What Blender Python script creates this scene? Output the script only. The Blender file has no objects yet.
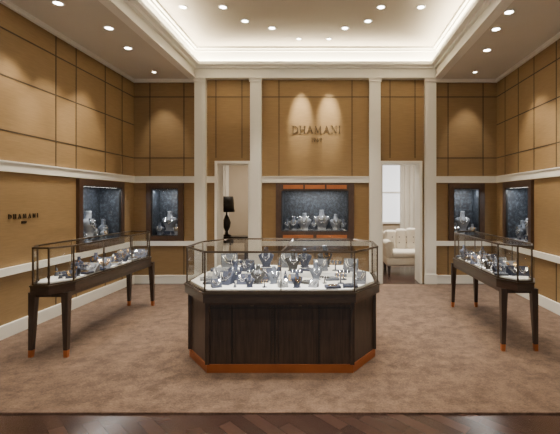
import bpy, bmesh, math, random
from mathutils import Vector, Matrix
random.seed(11)
F=400.0; VX=330.0; VY=200.0; CH=1.5
def PX(px,d): return (px-VX)*d/F
def PZ(py,d): return CH-(py-VY)*d/F
scene=bpy.context.scene
COL=scene.collection

# ---------------------------------------------------------------- materials
def mat(name,color,rough=0.5,metal=0.0,emit=None,estr=0.0,var=None,scale=8.0,stretch=(1,1,1),bump=0.0,coat=0.0,detail=4.0,sheen=0.0,ramp=(0.32,0.68)):
    m=bpy.data.materials.new(name); m.use_nodes=True
    nt=m.node_tree; b=nt.nodes["Principled BSDF"]
    b.inputs["Base Color"].default_value=(*color,1)
    b.inputs["Roughness"].default_value=rough
    b.inputs["Metallic"].default_value=metal
    if coat: b.inputs["Coat Weight"].default_value=coat; b.inputs["Coat Roughness"].default_value=0.12
    if sheen: b.inputs["Sheen Weight"].default_value=sheen
    if emit:
        b.inputs["Emission Color"].default_value=(*emit,1); b.inputs["Emission Strength"].default_value=estr
    if var or bump:
        tc=nt.nodes.new("ShaderNodeTexCoord"); mp=nt.nodes.new("ShaderNodeMapping")
        mp.inputs["Scale"].default_value=stretch
        nz=nt.nodes.new("ShaderNodeTexNoise"); nz.inputs["Scale"].default_value=scale; nz.inputs["Detail"].default_value=detail
        nt.links.new(tc.outputs["Object"],mp.inputs["Vector"]); nt.links.new(mp.outputs["Vector"],nz.inputs["Vector"])
        if var:
            cr=nt.nodes.new("ShaderNodeValToRGB")
            cr.color_ramp.elements[0].position=ramp[0]; cr.color_ramp.elements[1].position=ramp[1]
            cr.color_ramp.elements[0].color=(*color,1); cr.color_ramp.elements[1].color=(*var,1)
            nt.links.new(nz.outputs["Fac"],cr.inputs["Fac"]); nt.links.new(cr.outputs["Color"],b.inputs["Base Color"])
        if bump:
            bp=nt.nodes.new("ShaderNodeBump"); bp.inputs["Strength"].default_value=bump; bp.inputs["Distance"].default_value=0.01
            nt.links.new(nz.outputs["Fac"],bp.inputs["Height"]); nt.links.new(bp.outputs["Normal"],b.inputs["Normal"])
    return m
M={}
M['tan']=mat('tan_fabric_wall',(0.215,0.136,0.058),0.75,var=(0.250,0.160,0.071),scale=6,stretch=(1,1,14),bump=0.1)
M['groove']=mat('panel_groove_dark',(0.045,0.028,0.013),0.7)
M['white']=mat('white_trim_paint',(0.82,0.81,0.76),0.45,var=(0.84,0.83,0.78),scale=3)
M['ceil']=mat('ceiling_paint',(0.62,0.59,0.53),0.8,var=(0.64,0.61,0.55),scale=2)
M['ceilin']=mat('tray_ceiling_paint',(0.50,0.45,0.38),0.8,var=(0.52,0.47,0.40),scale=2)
M['wood']=mat('dark_walnut',(0.020,0.012,0.009),0.35,var=(0.058,0.034,0.024),scale=7,stretch=(9,9,0.6),coat=0.3,detail=6)
M['woodh']=mat('dark_walnut_slab',(0.035,0.021,0.015),0.28,var=(0.065,0.040,0.028),scale=10,stretch=(1,1,8),coat=0.4)
M['frame']=mat('dark_frame_wood',(0.045,0.022,0.012),0.4,var=(0.075,0.038,0.020),scale=12,stretch=(4,4,1),coat=0.2)
M['copper']=mat('copper_plinth',(0.52,0.18,0.062),0.35,metal=0.65,var=(0.43,0.145,0.05),scale=5)
M['metal']=mat('bronze_case_frame',(0.115,0.085,0.060),0.28,metal=0.9,var=(0.14,0.105,0.075),scale=20)
M['black']=mat('niche_slate_lining',(0.008,0.010,0.014),0.6,var=(0.055,0.064,0.080),scale=26,detail=10,ramp=(0.45,0.76))
M['bed']=mat('white_velvet_bed',(0.74,0.73,0.71),0.8,var=(0.70,0.69,0.68),scale=30)
M['navy']=mat('navy_velvet',(0.014,0.018,0.038),0.7,var=(0.025,0.032,0.060),scale=30)
M['grey']=mat('slate_velvet',(0.060,0.067,0.085),0.7,var=(0.085,0.094,0.116),scale=30)
M['pale']=mat('mid_grey_velvet',(0.16,0.165,0.18),0.7,var=(0.20,0.205,0.22),scale=30)
M['silver']=mat('silver_jewelry',(0.88,0.89,0.91),0.18,metal=1.0,var=(0.74,0.75,0.78),scale=60)
M['gold']=mat('gold_jewelry',(0.85,0.6,0.25),0.2,metal=1.0,var=(0.8,0.5,0.2),scale=60)
M['text']=mat('sign_letter_bronze',(0.04,0.024,0.013),0.4,var=(0.05,0.03,0.016),scale=20)
M['lampglow']=mat('downlight_lens',(1,1,1),0.5,emit=(1.0,0.95,0.85),estr=25,var=(0.98,0.98,0.98),scale=5)
M['led']=mat('led_strip',(1,1,1),0.5,emit=(1.0,0.97,0.92),estr=6,var=(0.98,0.98,0.98),scale=5)
M['sofa']=mat('cream_upholstery',(0.76,0.71,0.62),0.8,var=(0.80,0.75,0.66),scale=25,bump=0.05)
M['curtain']=mat('cream_curtain',(0.70,0.66,0.58),0.85,var=(0.75,0.71,0.63),scale=10,stretch=(6,6,0.3))
M['beige']=mat('lounge_wall_paint',(0.50,0.41,0.30),0.8,var=(0.53,0.44,0.33),scale=3)
M['blk']=mat('black_lacquer',(0.012,0.011,0.010),0.3,var=(0.02,0.018,0.016),scale=9)
M['window']=mat('frosted_window_pane',(0.9,0.92,0.95),0.4,emit=(0.92,0.95,1.0),estr=1.2,var=(0.88,0.9,0.93),scale=2)

def glass():
    m=bpy.data.materials.new('clear_case_glass'); m.use_nodes=True; nt=m.node_tree
    for n in list(nt.nodes): nt.nodes.remove(n)
    o=nt.nodes.new("ShaderNodeOutputMaterial"); t=nt.nodes.new("ShaderNodeBsdfTransparent"); g=nt.nodes.new("ShaderNodeBsdfGlossy")
    t.inputs["Color"].default_value=(0.97,0.985,0.98,1); g.inputs["Roughness"].default_value=0.02
    f=nt.nodes.new("ShaderNodeLayerWeight"); f.inputs[0].default_value=0.5
    pw=nt.nodes.new("ShaderNodeMath"); pw.operation='POWER'; pw.inputs[1].default_value=5.0
    ml=nt.nodes.new("ShaderNodeMath"); ml.operation='MULTIPLY_ADD'; ml.inputs[1].default_value=0.7; ml.inputs[2].default_value=0.05
    mx=nt.nodes.new("ShaderNodeMixShader")
    nt.links.new(f.outputs["Facing"],pw.inputs[0]); nt.links.new(pw.outputs[0],ml.inputs[0]); nt.links.new(ml.outputs[0],mx.inputs[0])
    nt.links.new(t.outputs[0],mx.inputs[1]); nt.links.new(g.outputs[0],mx.inputs[2])
    nt.links.new(mx.outputs[0],o.inputs["Surface"]); return m
M['glass']=glass()

def carpet_mat():
    m=bpy.data.materials.new('mottled_taupe_carpet'); m.use_nodes=True; nt=m.node_tree; b=nt.nodes["Principled BSDF"]
    b.inputs["Roughness"].default_value=0.95; b.inputs["Sheen Weight"].default_value=0.10
    tc=nt.nodes.new("ShaderNodeTexCoord")
    n1=nt.nodes.new("ShaderNodeTexNoise"); n1.inputs["Scale"].default_value=5.5; n1.inputs["Detail"].default_value=12; n1.inputs["Roughness"].default_value=0.82
    n2=nt.nodes.new("ShaderNodeTexNoise"); n2.inputs["Scale"].default_value=70; n2.inputs["Detail"].default_value=3
    for n in (n1,n2): nt.links.new(tc.outputs["Object"],n.inputs["Vector"])
    cr=nt.nodes.new("ShaderNodeValToRGB"); cr.color_ramp.elements[0].position=0.40; cr.color_ramp.elements[1].position=0.62
    cr.color_ramp.elements[0].color=(0.085,0.051,0.034,1); cr.color_ramp.elements[1].color=(0.200,0.130,0.092,1)
    nt.links.new(n1.outputs["Fac"],cr.inputs["Fac"])
    mx=nt.nodes.new("ShaderNodeMixRGB"); mx.blend_type='OVERLAY'; mx.inputs[0].default_value=0.6
    nt.links.new(cr.outputs["Color"],mx.inputs[1]); nt.links.new(n2.outputs["Fac"],mx.inputs[2]); nt.links.new(mx.outputs[0],b.inputs["Base Color"])
    bp=nt.nodes.new("ShaderNodeBump"); bp.inputs["Strength"].default_value=0.4; bp.inputs["Distance"].default_value=0.006
    nt.links.new(n2.outputs["Fac"],bp.inputs["Height"]); nt.links.new(bp.outputs["Normal"],b.inputs["Normal"])
    return m
M['carpet']=carpet_mat()
def plank_mat():
    m=bpy.data.materials.new('dark_parquet'); m.use_nodes=True; nt=m.node_tree; b=nt.nodes["Principled BSDF"]
    b.inputs["Roughness"].default_value=0.25
    tc=nt.nodes.new("ShaderNodeTexCoord"); mp=nt.nodes.new("ShaderNodeMapping"); mp.inputs["Rotation"].default_value=(0,0,math.radians(45))
    br=nt.nodes.new("ShaderNodeTexBrick"); br.inputs["Scale"].default_value=1.0
    br.inputs["Brick Width"].default_value=0.6; br.inputs["Row Height"].default_value=0.09; br.inputs["Mortar Size"].default_value=0.002
    br.inputs["Color1"].default_value=(0.034,0.018,0.015,1); br.inputs["Color2"].default_value=(0.070,0.038,0.030,1); br.inputs["Mortar"].default_value=(0.008,0.005,0.004,1)
    nt.links.new(tc.outputs["Object"],mp.inputs["Vector"]); nt.links.new(mp.outputs["Vector"],br.inputs["Vector"]); nt.links.new(br.outputs["Color"],b.inputs["Base Color"])
    return m
M['parquet']=plank_mat()

# ---------------------------------------------------------------- mesh builder
class MB:
    def __init__(s): s.bm=bmesh.new(); s.mats=[]; s.T=Matrix.Identity(4)
    def mi(s,k):
        if k not in s.mats: s.mats.append(k)
        return s.mats.index(k)
    def v(s,co): return s.bm.verts.new(s.T@Vector(co))
    def face(s,vs,k,smooth=False):
        f=s.bm.faces.new(vs); f.material_index=s.mi(k); f.smooth=smooth; return f
    def quad(s,pts,k): return s.face([s.v(p) for p in pts],k)
    def box(s,x0,x1,y0,y1,z0,z1,k):
        if x0>x1:x0,x1=x1,x0
        if y0>y1:y0,y1=y1,y0
        if z0>z1:z0,z1=z1,z0
        s.prism([(x0,y0),(x1,y0),(x1,y1),(x0,y1)],z0,z1,k)
    def prism(s,poly,z0,z1,k,poly2=None):
        poly2=poly2 or poly
        a=[s.v((p[0],p[1],z0)) for p in poly]; b=[s.v((p[0],p[1],z1)) for p in poly2]; n=len(poly)
        for i in range(n): s.face([a[i],a[(i+1)%n],b[(i+1)%n],b[i]],k)
        s.face(a[::-1],k); s.face(b,k)
    def bar(s,p,q,w,k,h=None):
        p=Vector(p);q=Vector(q);d=(q-p); L=d.length
        if L<1e-6:return
        d/=L; up=Vector((0,0,1)) if abs(d.z)<0.9 else Vector((1,0,0))
        a=d.cross(up).normalized()*w/2; b=d.cross(a).normalized()*(h or w)/2
        p-=d*w*0.3; q+=d*w*0.3
        A=[s.v(p+x) for x in (a+b,a-b,-a-b,-a+b)]; B=[s.v(q+x) for x in (a+b,a-b,-a-b,-a+b)]
        for i in range(4): s.face([A[i],A[(i+1)%4],B[(i+1)%4],B[i]],k)
        s.face(A[::-1],k); s.face(B,k)
    def loft(s,rings,k,n=14,center=(0,0,0),smooth=True):
        prev=None; cx,cy,cz=center; first=None
        for r in rings:
            oy=r[3] if len(r)>3 else 0
            ring=[s.v((cx+r[1]*math.cos(2*math.pi*i/n),cy+oy+r[2]*math.sin(2*math.pi*i/n),cz+r[0])) for i in range(n)]
            if prev:
                for i in range(n): s.face([prev[i],prev[(i+1)%n],ring[(i+1)%n],ring[i]],k,smooth)
            else: first=ring
            prev=ring
        s.face(first[::-1],k); s.face(prev,k)
    def rbox(s,x0,x1,y0,y1,z0,z1,k,r=0.05,seg=3):
        t=bmesh.new(); bmesh.ops.create_cube(t,size=1)
        for v in t.verts: v.co=Vector(((x0+x1)/2+v.co.x*(x1-x0),(y0+y1)/2+v.co.y*(y1-y0),(z0+z1)/2+v.co.z*(z1-z0)))
        bmesh.ops.bevel(t,geom=list(t.edges),offset=r,segments=seg,affect='EDGES',profile=0.5)
        mp={v:s.v(v.co) for v in t.verts}
        for f in t.faces: s.face([mp[v] for v in f.verts],k,True)
        t.free()
    def obj(s,name,parent=None,loc=None,rotz=0):
        bmesh.ops.recalc_face_normals(s.bm,faces=s.bm.faces)
        me=bpy.data.meshes.new(name); s.bm.to_mesh(me); s.bm.free()
        for k in s.mats: me.materials.append(M[k])
        o=bpy.data.objects.new(name,me); COL.objects.link(o)
        if loc: o.location=loc
        o.rotation_euler[2]=rotz
        if parent: o.parent=parent
        return o
def light(name,typ,loc,energy,color=(1,0.89,0.73),parent=None,size=0.1,size_y=None,aim=None,angle=60,blend=0.6):
    l=bpy.data.lights.new(name,typ); l.energy=energy; l.color=color
    if typ=='AREA':
        l.size=size
        if size_y: l.shape='RECTANGLE'; l.size_y=size_y
    if typ=='SPOT': l.spot_size=math.radians(angle); l.spot_blend=blend; l.shadow_soft_size=size
    if typ=='POINT': l.shadow_soft_size=size
    o=bpy.data.objects.new(name,l); COL.objects.link(o); o.location=loc
    if aim is not None: o.rotation_euler=(Vector(aim)-Vector(loc)).to_track_quat('-Z','Y').to_euler()
    if parent: o.parent=parent
    return o

# ---------------------------------------------------------------- room shell
D=7.2; XL=-3.53; XR=3.0; H=3.66; HT=4.2; Y0=-1.0
TX0,TX1,TY0,TY1=-2.41,1.89,1.5,7.1
def holes_wall(mb,u0,u1,z0,z1,holes,place,k):
    us=sorted(set([u0,u1]+[h[0] for h in holes]+[h[1] for h in holes])); zs=sorted(set([z0,z1]+[h[2] for h in holes]+[h[3] for h in holes]))
    for i in range(len(us)-1):
        for j in range(len(zs)-1):
            cu=(us[i]+us[i+1])/2; cz=(zs[j]+zs[j+1])/2
            if any(h[0]<cu<h[1] and h[2]<cz<h[3] for h in holes): continue
            place(us[i],us[i+1],zs[j],zs[j+1],k)
CZ0,CZ1=0.765,1.80
s=D/F
def bx(px): return (px-VX)*s
niches_back=[(bx(147),bx(184),CZ0,CZ1),(bx(276),bx(354),CZ0,CZ1),(bx(448),bx(484),CZ0,CZ1)]
doorL=(bx(215),bx(251)+0.0,-0.001,PZ(161,D)); doorR=(bx(380),bx(422),-0.001,PZ(161,D))
WT=0.38
mb=MB()
holes_wall(mb,XL-0.4,XR+0.4,0,HT+0.1,niches_back+[doorL,doorR],lambda a,b,c,d,k: mb.box(a,b,D,D+WT,c,d,k),'tan')
g=0.008
def gv(x,z0,z1): mb.box(x-g,x+g,D-0.004,D+0.002,z0,z1,'groove')
def gh(x0,x1,z): mb.box(x0,x1,D-0.004,D+0.002,z-g,z+g,'groove')
Zc=[PZ(97,D),PZ(126,D),PZ(158,D)]
for a,b,vs in ((134,196,(150,184)),(435,497,(448,483))):
    for z in (Zc[0],Zc[2]): gh(bx(a),bx(b),z)
    for x in vs: gv(bx(x),1.9,H)
    for x in vs: gv(bx(x),0.1,CZ0)
for a,b,vs in ((207,251,(216,242)),(380,424,(390,415))):
    for z in (Zc[0],): gh(bx(a),bx(b),z)
    for x in vs: gv(bx(x),PZ(158,D),H)
gh(bx(262),bx(369),Zc[0])
for x in (279,352): gv(bx(x),1.9,H)
for x in (279,315,352): gv(bx(x),0.1,CZ0)
wall_back=mb.obj('wall_back')
def side_wall(name,X,sgn,hole,vlines):
    mb=MB()
    if sgn<0: pl=lambda a,b,c,d,k: mb.box(X-0.4,X,a,b,c,d,k)
    else: pl=lambda a,b,c,d,k: mb.box(X,X+0.4,a,b,c,d,k)
    holes_wall(mb,Y0,D,0,H+0.1,[hole],pl,'tan')
    xa,xb=(X-0.002,X+0.004) if sgn<0 else (X-0.004,X+0.002)
    for z in (Zc[0],2.85,Zc[2]):
        mb.box(xa,xb,Y0,D,z-g,z+g,'groove')
    for y in vlines:
        mb.box(xa,xb,y-g,y+g,1.9,H,'groove')
        mb.box(xa,xb,y-g,y+g,0.1,CZ0-0.02,'groove')
    return mb.obj(name)
nl=(5.56,6.79,CZ0,CZ1); nr=(5.88,6.85,CZ0,CZ1)
side_wall('wall_left',XL,-1,nl,(0.6,2.2,3.7,5.15,5.56,6.28,6.79))
side_wall('wall_right',XR,1,nr,(0.6,2.2,3.9,5.3,5.88,6.37,6.85))

mb=MB(); mb.box(XL-0.4,XR+0.4,Y0,12,-0.12,0,'parquet'); mb.obj('floor')
mb=MB(); mb.box(XL+0.04,XR-0.04,2.80,D-0.13,0,0.012,'carpet'); mb.obj('carpet')
CT=0.012
mb=MB()
mb.box(XL-0.4,TX0-0.1,Y0,D,H,H+0.1,'ceil'); mb.box(TX1+0.1,XR+0.4,Y0,D,H,H+0.1,'ceil'); mb.box(TX0-0.1,TX1+0.1,Y0,TY0-0.1,H,H+0.1,'ceil')
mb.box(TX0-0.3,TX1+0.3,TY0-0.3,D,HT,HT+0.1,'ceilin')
mb.box(TX0-0.1,TX0,TY0,D,H,HT,'white'); mb.box(TX1,TX1+0.1,TY0,D,H,HT,'white')
mb.box(TX0,TX1,TY1,D,H,HT,'white'); mb.box(TX0-0.1,TX1+0.1,TY0-0.1,TY0,H,HT,'white')
mb.obj('ceiling')
mb=MB()
def ring(p,z0,z1,k,off=0.0):
    a,b,c,d=TX0+off,TX1-off,TY0+off,TY1-off
    mb.box(a,a+p,c,d,z0,z1,k); mb.box(b-p,b,c,d,z0,z1,k); mb.box(a+p,b-p,d-p,d,z0,z1,k); mb.box(a+p,b-p,c,c+p,z0,z1,k)
ring(0.12,3.87,3.90,'white'); ring(0.05,3.83,3.87,'white'); ring(0.02,3.90,3.925,'white',0.10); ring(0.03,H+0.002,3.70,'white')
ring(0.08,4.16,4.198,'white'); ring(0.04,4.13,4.16,'white')
mb.obj('trim_cove')
cx=(TX0+TX1)/2; cy=(TY0+TY1)/2
WARM=(1.0,0.86,0.60)
for n,(x,y,sx,sy) in enumerate(((TX0+0.06,cy,0.05,TY1-TY0-0.2),(TX1-0.06,cy,0.05,TY1-TY0-0.2),(cx,TY1-0.06,TX1-TX0-0.2,0.05))):
    light('cove_light' if n==0 else 'cove_light.%03d'%n,'AREA',(x,y,3.91),125 if n<2 else 90,WARM,size=sx,size_y=sy,aim=(x,y,5))
mb=MB()
for a,b in ((XL,TX0-.02),(TX1+.02,XR)):
    mb.box(a,b,D-0.05,D,H-0.05,H-.001,'white'); mb.box(a,b,D-0.08,D-.05,H-0.02,H-.001,'white')
mb.box(XL,XL+0.05,Y0,D-0.05,H-0.05,H-.001,'white'); mb.box(XR-0.05,XR,Y0,D-0.05,H-0.05,H-.001,'white')
mb.obj('trim_crown')
mb=MB()
def trimrun(segs,z0,z1,p,k='white'):
    for a,b in segs: mb.box(a,b,D-p,D,z0,z1,k)
colx=[(196,207),(251,262),(369,380),(424,435)]
trimrun([(XL,bx(196)),(bx(207),bx(215)),(bx(262),bx(369)),(bx(435),XR)],1.81,1.91,0.035)
trimrun([(XL,bx(196)),(bx(207),bx(215)),(bx(262),bx(369)),(bx(435),XR)],1.91,1.925,0.05)
mb.box(XL,XL+0.035,Y0,D-0.05,1.81,1.91,'white'); mb.box(XL,XL+0.05,Y0,D-0.05,1.91,1.925,'white')
mb.box(XR-0.035,XR,Y0,D-0.05,1.81,1.91,'white'); mb.box(XR-0.05,XR,Y0,D-0.05,1.91,1.925,'white')
mb.obj('trim_upper_rail')
mb=MB()
R0,R1=0.72,0.765
for a,b in ((XL,bx(196)),(bx(207),bx(215)),(bx(262),bx(369)),(bx(435),XR)): mb.box(a,b,D-0.045,D,R0-0.04,R1-0.002,'white')
mb.box(XL,XL+0.045,Y0,D-0.045,R0-0.04,R1-0.002,'white'); mb.box(XR-0.045,XR,Y0,D-0.045,R0-0.04,R1-0.002,'white')
mb.obj('trim_chair_rail')
mb=MB()
for a,b in ((XL,bx(196)),(bx(207),bx(215)),(bx(262),bx(369)),(bx(435),XR)):
    mb.box(a,b,D-0.03,D,0,0.13,'white'); mb.box(a,b,D-0.04,D,0.13,0.15,'white')
mb.obj('baseboard_back')
for nm,xa,xb in (('left',XL,XL+0.03),('right',XR-0.03,XR)):
    mb=MB(); mb.box(xa,xb,Y0,D-0.04,0,0.15,'white'); 
    mb.obj('baseboard_'+nm)
for i,(a,b) in enumerate(colx):
    mb=MB(); x0,x1=bx(a),bx(b); 
    mb.box(x0,x1,D-0.09,D,0,H,'white'); mb.box(x0+0.045,x1-0.045,D-0.10,D-0.09,0.25,H-0.12,'white')
    mb.box(x0-0.012,x1+0.012,D-0.11,D-.09,0,0.18,'white'); mb.box(x0-0.012,x1+0.012,D-0.11,D-.09,H-0.06,H,'white')
    mb.obj('trim_pilaster_%d'%(i+1))
for i,dr in enumerate((doorL,doorR)):
    mb=MB(); w=0.045
    mb.box(dr[0],dr[0]+w,D-0.03,D+WT+0.02,0,dr[3],'white'); mb.box(dr[1]-w,dr[1],D-0.03,D+WT+0.02,0,dr[3],'white')
    mb.box(dr[0]+w,dr[1]-w,D-0.03,D+WT+0.02,dr[3]-w,dr[3],'white')
    mb.obj('trim_doorway_%d'%(i+1))

# ---------------------------------------------------------------- busts / jewelry
def bust(mb,x,y,z,sc,k,rot=0,jw='silver'):
    T0=mb.T.copy(); mb.T=T0@Matrix.Translation((x,y,z))@Matrix.Rotation(rot,4,'Z')@Matrix.Scale(sc,4)
    mb.loft([(0,.26,.17),(.03,.26,.17),(.05,.20,.14),(.22,.24,.17),(.45,.36,.19),(.60,.40,.17),(.67,.30,.13),(.72,.13,.11),(.92,.105,.10),(1.0,.115,.11)],k,n=12)
    for rr,dz in ((.24,.30),(.17,.18)):
        pts=[]
        for i in range(9):
            a=math.pi*i/8
            zz=.70-dz*math.sin(a)
            pts.append((-rr*math.cos(a)*(.65+.35*math.sin(a)),-(.125+.07*math.sin(a)),zz))
        for i in range(8): mb.bar(pts[i],pts[i+1],.034,jw)
    mb.loft([(-.06,.005,.005),(-.03,.035,.02),(0,.04,.02),(.03,.01,.01)],jw,n=8,center=(0,-.205,.38))
    mb.T=T0
def ringcone(mb,x,y,z,sc,k,jw):
    mb.loft([(0,.28*sc,.28*sc),(.1*sc,.26*sc,.26*sc),(.5*sc,.14*sc,.14*sc),(.95*sc,.05*sc,.05*sc)],k,n=10,center=(x,y,z))
    mb.loft([(.5*sc,.19*sc,.19*sc),(.58*sc,.19*sc,.19*sc)],jw,n=10,center=(x,y,z))
def tbar(mb,x,y,z,sc,k,jw,rot=0):
    T0=mb.T.copy(); mb.T=T0@Matrix.Translation((x,y,z))@Matrix.Rotation(rot,4,'Z')
    mb.loft([(0,.25*sc,.25*sc),(.06*sc,.25*sc,.25*sc)],k,n=12); mb.loft([(.06*sc,.06*sc,.06*sc),(.6*sc,.06*sc,.06*sc)],k,n=8)
    mb.rbox(-.5*sc,.5*sc,-.12*sc,.12*sc,.55*sc,.78*sc,k,.05*sc,2)
    for t in (-.3,0,.3):
        n=10; pts=[(t*sc,.17*sc*math.cos(2*math.pi*i/n),.665*sc+.17*sc*math.sin(2*math.pi*i/n)) for i in range(n+1)]
        for i in range(n): mb.bar(pts[i],pts[i+1],.04*sc,jw)
    mb.T=T0
def padtray(mb,x,y,z,w,d,k,jw,rot=0):
    T0=mb.T.copy(); mb.T=T0@Matrix.Translation((x,y,z))@Matrix.Rotation(rot,4,'Z')
    mb.prism([(-w/2,-d/2),(w/2,-d/2),(w/2,d/2),(-w/2,d/2)],0,.02,k)
    n=12; pts=[(w*.3*math.cos(2*math.pi*i/n),d*.3*math.sin(2*math.pi*i/n),.024) for i in range(n+1)]
    for i in range(n): mb.bar(pts[i],pts[i+1],.006,jw)
    mb.T=T0
def hump(mb,x,y,z,sc,k,jw,rot=0):
    T0=mb.T.copy(); mb.T=T0@Matrix.Translation((x,y,z))@Matrix.Rotation(rot,4,'Z')
    w=.45*sc; 
    v=[(-w,-.35*sc,0),(w,-.35*sc,0),(w*1.05,.25*sc,.75*sc),(-w*1.05,.25*sc,.75*sc),(-w,.4*sc,0),(w,.4*sc,0)]
    V=[mb.v(p) for p in v]
    mb.face([V[0],V[1],V[2],V[3]],k);mb.face([V[3],V[2],V[5],V[4]],k);mb.face([V[0],V[3],V[4]],k);mb.face([V[1],V[5],V[2]],k);mb.face([V[0],V[4],V[5],V[1]],k)
    for rr in (.8,.55):
        pts=[]
        for i in range(9):
            a=math.pi*i/8; u=-math.cos(a)*rr*w; t=.85-.7*rr*math.sin(a)
            pts.append((u,-.35*sc+.6*sc*t-.015*sc,.75*sc*t+.02*sc))
        for i in range(8): mb.bar(pts[i],pts[i+1],.05*sc,jw)
    mb.T=T0
def scatter(mb,pts,z,sizes=(.12,.2)):
    for (x,y) in pts:
        r=random.random(); k=random.choice(['navy','navy','grey','navy','blk','grey','pale','navy']); j=random.choice(['silver','silver','gold']); ro=random.uniform(-.5,.5)
        sc=random.uniform(*sizes)
        if r<.22: bust(mb,x,y,z,sc*1.1,k,ro,j)
        elif r<.34: ringcone(mb,x,y,z,sc*.55,k,j)
        elif r<.50: tbar(mb,x,y,z,sc*.75,k,j,ro)
        elif r<.76: hump(mb,x,y,z,sc*.95,k,j,ro)
        else: padtray(mb,x,y,z,.13,.10,k,j,ro)

# ---------------------------------------------------------------- wall display niches
def niche(name,loc,rotz,w,h,kind):
    e=bpy.data.objects.new(name,None); COL.objects.link(e); e.location=loc; e.rotation_euler[2]=rotz
    mb=MB(); t=0.09 if kind!='c' else 0.10; dp=0.34; p=-0.045; c=0.003
    tb=0.09 if kind!='c' else 0.17; tt=0.09 if kind!='c' else 0.13
    mb.box(c,t,p,dp,c,h-c,'frame'); mb.box(w-t,w-c,p,dp,c,h-c,'frame')
    mb.box(t,w-t,p,dp,c,tb,'frame'); mb.box(t,w-t,p,dp,h-tt,h-c,'frame')
    b=0.015
    for (x0,x1,z0,z1) in ((t,t+b,tb,h-tt),(w-t-b,w-t,tb,h-tt),(t+b,w-t-b,tb,tb+b),(t+b,w-t-b,h-tt-b,h-tt)): mb.box(x0,x1,-0.03,0.0,z0,z1,'blk')
    mb.box(t,w-t,dp-0.02,dp,tb,h-tt,'black')
    mb.box(t,t+0.005,0.0,dp-0.02,tb,h-tt,'black'); mb.box(w-t-0.005,w-t,0.0,dp-0.02,tb,h-tt,'black'); mb.box(t+.005,w-t-.005,0,dp-0.02,tb,tb+0.006,'grey')
    if kind=='c':
        n=3
        for i in range(n):
            a=t+0.02+(w-2*t-0.04)*i/n; bb=t+0.02+(w-2*t-0.04)*(i+1)/n
            mb.box(a+0.015,bb-0.015,p-0.006,p,h-tt+0.03,h-0.03,'copper')
        for i in range(2):
            a=t+(w-2*t)*i/2; bb=t+(w-2*t)*(i+1)/2
            mb.box(a+0.03,bb-0.03,p-0.006,p,0.05,0.11,'copper'); mb.loft([(0,.008,.008),(.02,.008,.008)],'metal',n=8,center=((a+bb)/2,p-0.012,0.07))
    mb.box(t+0.03,w-t-0.03,0.03,0.04,h-tt-0.014,h-tt-0.006,'led')
    mb.obj('cabinet_body',e)
    gm=MB(); gm.quad([(t,-0.01,tb),(w-t,-0.01,tb),(w-t,-0.01,h-tt),(t,-0.01,h-tt)],'glass'); gm.obj('glass_pane',e)
    jm=MB(); z=tb+0.006
    if kind=='c':
        for x,sc,k in ((0.3,.26,'grey'),(0.5,.32,'pale'),(0.82,.38,'pale'),(0.68,.2,'grey'),(1.08,.30,'pale'),(0.18,.2,'grey'),(1.22,.2,'grey')): bust(jm,x,0.18,z,sc,k,0,'silver')
        for x in (0.42,0.62,0.95,1.2): padtray(jm,x,0.09,z,.1,.08,'navy','silver')
    else:
        jm.box(w/2-0.12,w/2+0.12,0.14,0.28,z,z+0.07,'navy')
        bust(jm,w*.5,0.2,z+0.07,.36 if w<.8 else .40,'pale',0,'silver')
        bust(jm,w*.27,0.12,z,.22,'grey',0.2,'silver'); bust(jm,w*.74,0.12,z,.2,'pale',-0.2,'gold')
        ringcone(jm,w*.4,0.07,z,.08,'navy','silver'); ringcone(jm,w*.6,0.07,z,.07,'pale','gold')
        if w>.8:
            bust(jm,w*.83,0.2,z,.32,'grey',0,'silver'); bust(jm,w*.65,0.22,z,.26,'pale',0,'silver'); bust(jm,w*.16,0.22,z,.30,'grey',0,'silver')
    jm.obj('necklace_busts',e)
    light('niche_lamp','AREA',(w/2,0.06,h-tt-0.03),(7.5 if kind!='c' else 10)*(1.5 if w>.8 and kind!='c' else 1),(0.92,0.96,1.0),parent=e,size=w*.6,size_y=0.03,aim=(w/2,0.16,0))
    return e
for i,n in enumerate(niches_back):
    niche('jewelry_wall_cabinet' if i==0 else 'jewelry_wall_cabinet.%03d'%i,(n[0],D,n[2]),0,n[1]-n[0],n[3]-n[2],'c' if i==1 else 's')
niche('jewelry_wall_cabinet.003',(XL,nl[0],CZ0),math.pi/2,nl[1]-nl[0],CZ1-CZ0,'s')
niche('jewelry_wall_cabinet.004',(XR,nr[1],CZ0),-math.pi/2,nr[1]-nr[0],CZ1-CZ0,'s')

# ---------------------------------------------------------------- glass cases
def inset(poly,d):
    n=len(poly); out=[]
    for i in range(n):
        p0=Vector(poly[i-1]);p1=Vector(poly[i]);p2=Vector(poly[(i+1)%n])
        e1=(p1-p0).normalized(); e2=(p2-p1).normalized()
        n1=Vector((-e1.y,e1.x)); n2=Vector((-e2.y,e2.x)); bis=(n1+n2); bis/=bis.dot(n1)
        q=p1+bis*d; out.append((q.x,q.y))
    return out
def vitrine(mb,gm,poly,z0,z1,z2,bedh=0.02):
    mb.prism(poly,z0,z1-0.012,'woodh'); mb.prism(inset(poly,-0.008),z1-0.012,z1,'metal')
    gp=inset(poly,0.02); n=len(gp)
    mb.prism(inset(poly,0.05),z1,z1+bedh,'bed')
    for i in range(n):
        a=gp[i];b=gp[(i+1)%n]
        gm.quad([(a[0],a[1],z1),(b[0],b[1],z1),(b[0],b[1],z2),(a[0],a[1],z2)],'glass')
        mb.bar((a[0],a[1],z2),(b[0],b[1],z2),0.016,'metal'); mb.bar((a[0],a[1],z1+.005),(b[0],b[1],z1+.005),0.014,'metal')
        mb.bar((a[0],a[1],z1),(a[0],a[1],z2),0.013,'metal')
    gm.quad([(p[0],p[1],z2+0.001) for p in gp],'glass')
    return gp

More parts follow.
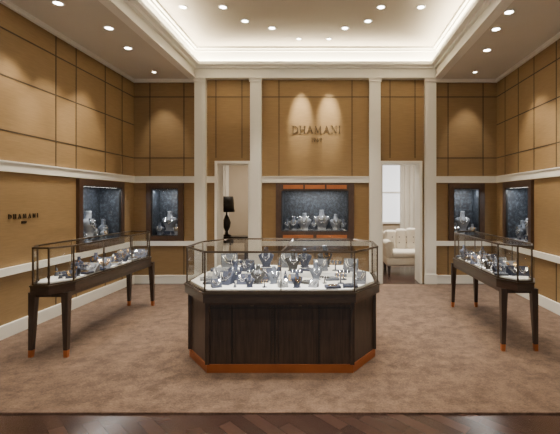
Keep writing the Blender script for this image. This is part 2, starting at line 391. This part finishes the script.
e=bpy.data.objects.new('jewelry_display_counter',None); COL.objects.link(e)
P=[(-1.08,3.40),(.22,3.40),(.47,3.80),(.47,4.28),(.25,4.6),(-1.15,4.6),(-1.38,4.28),(-1.38,3.80)]
mb=MB(); gm=MB()
ZS0,ZS1,ZT=0.625,0.71,1.055
gp=vitrine(mb,gm,P,ZS0,ZS1,ZT)
B=inset(P,0.05)
yf=B[0][1]
mb.prism(inset(P,0.04),CT,0.085,'copper'); mb.prism(B,0.085,ZS0,'wood')
def seam(x,y,w=0.012,k='blk'): mb.box(x-w/2,x+w/2,y-0.004,y+0.01,0.09,ZS0,k)
for x in (PX(232,yf),PX(275,yf),PX(319,yf)): seam(x,yf)
for x in (PX(275,yf)-0.03,PX(275,yf)+0.03): mb.box(x-0.002,x+0.002,yf-0.003,yf+0.01,0.09,ZS0,'blk')
mb.box(B[0][0],B[1][0],yf-0.004,yf+0.01,0.565,0.572,'blk')
for p in B: mb.box(p[0]-0.018,p[0]+0.018,p[1]-0.018,p[1]+0.018,0.085,ZS0,'wood')
for i in range(len(P)): mb.bar((B[i][0],B[i][1],ZS0-0.012),(B[(i+1)%8][0],B[(i+1)%8][1],ZS0-0.012),0.03,'frame')
for i in (0,1):
    x=PX((300,252)[i],yf); mb.box(x-0.012,x+0.012,yf-0.008,yf,0.585,0.6,'metal')
yg=P[0][1]+.02
x=PX(281,yg)
mb.bar((x,yg,ZS1),(x,yg,ZT),0.007,'metal'); mb.bar((x,yg,ZT),(x,4.58,ZT),0.010,'metal')
mb.box(-1.22,.30,3.98,4.42,ZS1+.02,ZS1+.07,'bed')
mb.obj('counter_body',e); gm.obj('glass_case',e)
jm=MB()
z=ZS1+.021
front=[(-1.0+i*.145+random.uniform(-.02,.02),3.53+random.uniform(-.02,.02)) for i in range(9)]
mid1=[(-1.10+i*.15+random.uniform(-.02,.02),3.69+random.uniform(-.02,.02)) for i in range(10)]
mid=[(-1.20+i*.15+random.uniform(-.02,.02),3.86+random.uniform(-.02,.02)) for i in range(11)]
back=[(-1.13+i*.15+random.uniform(-.02,.02),4.08+random.uniform(-.03,.03)) for i in range(10)]
back2=[(-1.10+i*.21+random.uniform(-.02,.02),4.31) for i in range(7)]
scatter(jm,front,z,(.09,.13)); scatter(jm,mid1,z,(.11,.16)); scatter(jm,mid,z,(.13,.18)); scatter(jm,back,z+.05,(.15,.20)); scatter(jm,back2,z+.05,(.16,.21))
jm.obj('jewelry_stands',e)
light('case_led','AREA',(-.43,3.45,ZT-.015),9,(1.0,0.98,0.95),parent=e,size=1.25,size_y=.01,aim=(-.43,3.8,.6))
light('case_led_back','AREA',(-.47,4.55,ZT-.015),6,(1.0,0.98,0.95),parent=e,size=1.3,size_y=.01,aim=(-.47,4.1,.6))

def side_counter(name,poly,xa,xb,ya,yb,room):
    e=bpy.data.objects.new(name,None); COL.objects.link(e)
    mb=MB(); gm=MB(); vitrine(mb,gm,poly,ZS0,ZS1,ZT)
    mb.box(xa+0.02,xb-0.02,ya+0.03,yb-0.03,ZS0-0.045,ZS0,'wood')
    for x in (xa+.04,xb-.04):
        for y in (ya+.05,yb-.05):
            sx=.012*(1 if x>(xa+xb)/2 else -1); sy=.02*(1 if y>(ya+yb)/2 else -1)
            def sq(h,ox,oy): return [(x+ox-h,y+oy-h),(x+ox+h,y+oy-h),(x+ox+h,y+oy+h),(x+ox-h,y+oy+h)]
            mb.prism(sq(.017,sx,sy),CT,.08,'copper',sq(.019,sx*.85,sy*.85))
            mb.prism(sq(.019,sx*.85,sy*.85),.08,ZS0,'wood',sq(.032,0,0))
    L=yb-ya
    x0=min(p[0] for p in poly)+.02; x1=max(p[0] for p in poly)-.02
    for t in (1/3,2/3):
        y=ya+L*t
        for X in (x0,x1): mb.bar((X,y,ZS1),(X,y,ZT),.008,'metal')
        mb.bar((x0,y,ZT),(x1,y,ZT),.008,'metal')
    mb.obj('counter_body',e); gm.obj('glass_case',e)
    jm=MB()
    n=int(L/.13); xm=(xa+xb)/2
    for i in range(n):
        y=ya+.18+(L-.36)*i/(n-1)
        for q in (-.10,0.01,.10):
            scatter(jm,[(xm+q+random.uniform(-.015,.015),y+random.uniform(-.02,.02))],ZS1+.021,(.10,.16))
    jm.obj('jewelry_stands',e)
    X=xb-.04 if room>0 else xa+.04
    light('case_led','AREA',(X,(ya+yb)/2,ZT-.015),7.5,(1.0,0.98,0.95),parent=e,size=.01,size_y=L*.8)
    return e
xa,xb=-2.86,-2.47; ya,yb=3.68,5.72
side_counter('jewelry_display_table',[(xa+.10,ya),(xb-.12,ya),(xb,ya+.2),(xb,yb-.2),(xb-.12,yb),(xa,yb),(xa,ya+.2)],xa,xb,ya+.08,yb-.05,1)
xa,xb=1.68,2.06; ya,yb=3.84,5.65
side_counter('jewelry_display_table.001',[(xa+.12,ya),(xb-.10,ya),(xb,ya+.2),(xb,yb),(xa+.12,yb),(xa,yb-.2),(xa,ya+.2)],xa,xb,ya+.08,yb-.05,-1)

# ---------------------------------------------------------------- serif sign
def letters(mb,txt,h,x0,y,z0,th,tn,k,gap):
    x=x0; yd=0.012
    def st(a,b,w):
        A=Vector((a[0]+x,0,a[1]+z0));Bv=Vector((b[0]+x,0,b[1]+z0)); d=(Bv-A).normalized(); nn=Vector((-d.z,0,d.x))*w/2
        q=[A+nn,A-nn,Bv-nn,Bv+nn]
        f=[mb.v((p.x,y-yd,p.z)) for p in q]; bk=[mb.v((p.x,y,p.z)) for p in q]
        mb.face(f,k)
        for i in range(4): mb.face([f[i],f[(i+1)%4],bk[(i+1)%4],bk[i]],k)
        mb.face(bk[::-1],k)
    def serif(cx,zz,w=.28): st((cx-w*h/2,zz),(cx+w*h/2,zz),tn)
    for c in txt:
        if c=='D':
            w=.8*h; st((.15*h,0),(.15*h,h),th); serif(.12*h,0);serif(.12*h,h)
            pts=[(.15*h+.62*h*math.sin(a),h/2-h/2*math.cos(a)) for a in [math.pi*i/10 for i in range(11)]]
            for i in range(10): st(pts[i],pts[i+1],tn+(th-tn)*math.sin(math.pi*(i+.5)/10))
        elif c=='H':
            w=.85*h; 
            for q in (.15*h,.72*h): st((q,0),(q,h),th); serif(q,0);serif(q,h)
            st((.15*h,.5*h),(.72*h,.5*h),tn)
        elif c=='A':
            w=.85*h; st((.1*h,0),(.43*h,h),tn); st((.43*h,h),(.76*h,0),th); st((.22*h,.36*h),(.64*h,.36*h),tn); serif(.1*h,0,.24);serif(.76*h,0,.24)
        elif c=='M':
            w=1.05*h; st((.12*h,0),(.17*h,h),tn); st((.17*h,h),(.5*h,.05*h),th); st((.5*h,.05*h),(.83*h,h),tn); st((.83*h,h),(.88*h,0),th); serif(.12*h,0,.22);serif(.88*h,0)
        elif c=='N':
            w=.85*h; st((.15*h,0),(.15*h,h),tn); st((.15*h,h),(.72*h,0),th); st((.72*h,0),(.72*h,h),tn); serif(.15*h,0,.22);serif(.72*h,h,.22); serif(.1*h,h,.18)
        elif c=='I':
            w=.35*h; st((.15*h,0),(.15*h,h),th); serif(.15*h,0);serif(.15*h,h)
        elif c=='1':
            w=.4*h; st((.2*h,0),(.2*h,h),th); serif(.2*h,0); st((.2*h,h),(.08*h,.8*h),tn)
        elif c in '96':
            w=.65*h; s_=1 if c=='9' else -1; cz=h*(.68 if c=='9' else .32)
            pts=[(.3*h+.2*h*math.cos(a),cz+.3*h*math.sin(a)) for a in [2*math.pi*i/10 for i in range(11)]]
            for i in range(10): st(pts[i],pts[i+1],tn*1.3)
            st((.3*h+s_*.2*h,cz),(.3*h-s_*.05*h,0 if c=='9' else h),tn*1.4)
        x+=w+gap
    return x-gap-x0
def sign(name,loc,rot,width,h,bold=1.0):
    t=MB(); w=letters(t,'DHAMANI',1,0,0,0,.1,.04,'text',.28); t.bm.free()
    gap=(width-( w-6*.28)*h)/6
    m=MB(); letters(m,'DHAMANI',h,0,0,0,.10*h*bold,.045*h*bold,'text',gap)
    h2=h*.55; letters(m,'1969',h2,width/2-h2*1.25,0,-h*1.15,.12*h2,.08*h2,'text',h2*.1)
    m.obj(name,None,loc,rot)
sign('wall_sign',(bx(292),D-0.001,PZ(133.5,D)),0,49*s,0.135)
sign('wall_sign.001',(XL+0.001,4.38,PZ(218.5,4.55)),math.pi/2,0.45,0.052,.7)

# ---------------------------------------------------------------- downlights
cnt=0
def downlight(x,y,z,power=60,aim=None,angle=80,r=0.045,col=(1,0.88,0.70),blend=.6):
    global cnt
    nm='recessed_downlight' if cnt==0 else 'recessed_downlight.%03d'%cnt; cnt+=1
    mb=MB(); n=20
    rings=[(r*1.5,0),(r*1.5,-.006),(r*1.1,-.008),(r*1.0,-.001)]
    prev=None
    for rr,zz in rings:
        ring=[mb.v((rr*math.cos(2*math.pi*i/n),rr*math.sin(2*math.pi*i/n),zz)) for i in range(n)]
        if prev:
            for i in range(n): mb.face([prev[i],prev[(i+1)%n],ring[(i+1)%n],ring[i]],'white',True)
        prev=ring
    mb.face([mb.v((r*math.cos(2*math.pi*i/n),r*math.sin(2*math.pi*i/n),-.003)) for i in range(n)],'lampglow')
    o=mb.obj(nm,None,(x,y,z))
    if power:
        l=light('lamp','SPOT',(0,0,-.03),power,col,parent=o,size=0.02,angle=angle,blend=blend)
        a=Vector(aim)-Vector((x,y,z)) if aim else Vector((0,0,-1))
        l.rotation_euler=a.to_track_quat('-Z','Y').to_euler()
    return o
for (px,py) in ((183,7),(223,7),(245,21),(272,28),(345,28),(368,21),(381,7),(421,7)):
    d=(HT-CH)*F/(VY-py); downlight(PX(px,d),d,HT,90,angle=70)
for x in (-1.9,-1.1,-.3,.5,1.3):
    for y in (2.3,3.7,4.7): downlight(x,y,HT,90,angle=70)
for x in (bx(301),bx(329)): downlight(x,6.70,HT,560,aim=(x,7.2,3.0),angle=24,blend=1.0,r=.035,col=(1,.9,.68))
def pool(px,py,wx):
    d=(H-CH)*F/(VY-py); downlight(PX(px,d),d,H,140,aim=(wx,d,1.9),angle=60,blend=.8)
for (px,py) in ((128,48),(109,28),(58,3)): pool(px,py,XL)
for y in (1.0,2.3,3.4): downlight(-2.95,y,H,110,aim=(XL,y,1.7),angle=66,blend=.8)
for (px,py) in ((487,50),(496,29),(509,12)): pool(px,py,XR)
for y in (1.0,2.3,3.4): downlight(2.45,y,H,110,aim=(XR,y,1.7),angle=66,blend=.8)
for px in (165,466): downlight(bx(px),6.75,H,50,aim=(bx(px),7.2,2.2),angle=55,blend=.8,r=.03)

# ---------------------------------------------------------------- lounge behind
mb=MB()
ly=11.0
mb.box(XL-.4,XR+.4,ly,ly+.1,0,2.9,'beige'); mb.box(XL-.5,XL-.4,D+WT,ly,0,2.9,'beige'); mb.box(XR+.4,XR+.5,D+WT,ly,0,2.9,'beige'); mb.box(-.5,-.4,D+WT,ly,0,2.9,'beige')
mb.obj('wall_lounge')
mb=MB(); mb.box(XL-.5,XR+.5,D+WT,ly+.1,2.9,3.0,'ceil'); mb.obj('ceiling_lounge')
light('lounge_daylight_fill','AREA',(-2.2,9.2,2.85),70,(1,.88,.72),size=.8,aim=(-2.2,9.2,0))  # two added area lights under the ceiling stand in for lounge daylight
light('lounge_daylight_fill.001','AREA',(1.5,8.7,2.85),120,(1,.93,.82),size=1.0,aim=(1.5,8.7,0))
mb=MB(); wx0,wx1=1.35,2.9
mb.box(wx0,wx1,ly-.03,ly-.01,.9,2.5,'window')
for x in (wx0,(wx0+wx1)/2-.02,wx1-.04): mb.box(x,x+.05,ly-.06,ly,.85,2.55,'white')
for z in (.85,1.68,2.5): mb.box(wx0,wx1+.01,ly-.06,ly,z,z+.05,'white')
mb.obj('window_1')
def curtain(name,x0,x1,y,z0,z1):
    mb=MB(); n=int((x1-x0)/.015); A=[];Bb=[]
    for i in range(n+1):
        x=x0+(x1-x0)*i/n; yy=y+.03*math.sin(i*.75)+.01*math.sin(i*.31)
        A.append(mb.v((x,yy,z0)));Bb.append(mb.v((x,yy*1.0,z1)))
    for i in range(n): mb.face([A[i],A[i+1],Bb[i+1],Bb[i]],'curtain',True)
    mb.bar((x0-.05,y,z1+.01),(x1+.05,y,z1+.01),.025,'metal')
    mb.obj(name)
curtain('curtain',1.9,2.9,ly-.14,0.005,2.7); curtain('curtain.001',-3.3,-2.75,ly-.14,0.005,2.7); curtain('curtain.002',.95,1.32,ly-.14,0.005,2.7)
mb=MB(); x0,x1,y0,y1=1.13,2.6,8.05,8.8
mb.rbox(x0,x1,y0,y1,.16,.34,'sofa',.05); mb.rbox(x0+.12,(x0+x1)/2-.003,y0-.02,y1-.15,.33,.46,'sofa',.05); mb.rbox((x0+x1)/2+.003,x1-.12,y0-.02,y1-.15,.33,.46,'sofa',.05)
mb.rbox(x0+.02,x1-.02,y1-.2,y1,.3,.84,'sofa',.08)
for i in range(6):
    a=x0+.06+(x1-x0-.12)*i/6; mb.rbox(a,a+(x1-x0-.12)/6,y1-.26,y1-.12,.42,.84+.06*math.sin(math.pi*(i+.5)/6),'sofa',.05)
for a in (x0,x1-.15): mb.rbox(a,a+.15,y0,y1,.3,.58,'sofa',.06)
for a in (x0,x1-.15):
    T=mb.T; mb.T=Matrix.Translation((a+.075,y0+.0,.58))@Matrix.Rotation(-math.pi/2,4,'X'); mb.loft([(0,.085,.085),(.7,.085,.085)],'sofa',n=16); mb.T=T
for i in range(8):
    for j in range(2):
        mb.loft([(0,.012,.006),(.02,.012,.006)],'grey',n=8,center=(x0+.2+i*.15,y1-.262,.58+.12*j))
for x in (x0+.07,x1-.07):
    for y in (y0+.07,y1-.07): mb.prism([(x-.02,y-.02),(x+.02,y-.02),(x+.02,y+.02),(x-.02,y+.02)],0,.17,'wood',[(x-.03,y-.03),(x+.03,y-.03),(x+.03,y+.03),(x-.03,y+.03)])
mb.obj('loveseat_sofa')
mb=MB(); x0,x1,y0,y1=-2.75,-1.75,8.5,8.85
mb.box(x0,x1,y0,y1,.68,.72,'blk'); mb.box(x0+.03,x1-.03,y0+.03,y1-.03,.58,.68,'wood')
for x in (x0+.05,x1-.05):
    for y in (y0+.05,y1-.05): mb.box(x-.025,x+.025,y-.025,y+.025,0,.6,'wood')
mb.box(x0+.03,x1-.03,y0+.04,y1-.04,.15,.18,'wood')
mb.obj('console_table')
mb=MB(); c=(-2.24,8.67,.72)
mb.loft([(0,.1,.1),(.02,.1,.1),(.04,.04,.04),(.1,.03,.03),(.2,.075,.075),(.3,.09,.09),(.4,.05,.05),(.46,.02,.02),(.58,.012,.012)],'blk',n=20,center=c)
mb.loft([(.52,.17,.17),(.86,.14,.14)],'blk',n=24,center=c)
mb.obj('table_lamp')

# ---------------------------------------------------------------- world & camera
w=bpy.data.worlds.new('World'); scene.world=w; w.use_nodes=True
w.node_tree.nodes['Background'].inputs[0].default_value=(1.0,0.95,0.88,1); w.node_tree.nodes['Background'].inputs[1].default_value=0.55
cam=bpy.data.cameras.new('Camera'); co=bpy.data.objects.new('Camera',cam); COL.objects.link(co)
co.location=(0,0,CH); co.rotation_euler=(math.pi/2,0,0)
cam.sensor_width=36; cam.lens=F/560*36; cam.shift_x=-(VX-280)/560; cam.shift_y=-(217-VY)/560; cam.clip_start=.05
scene.camera=co
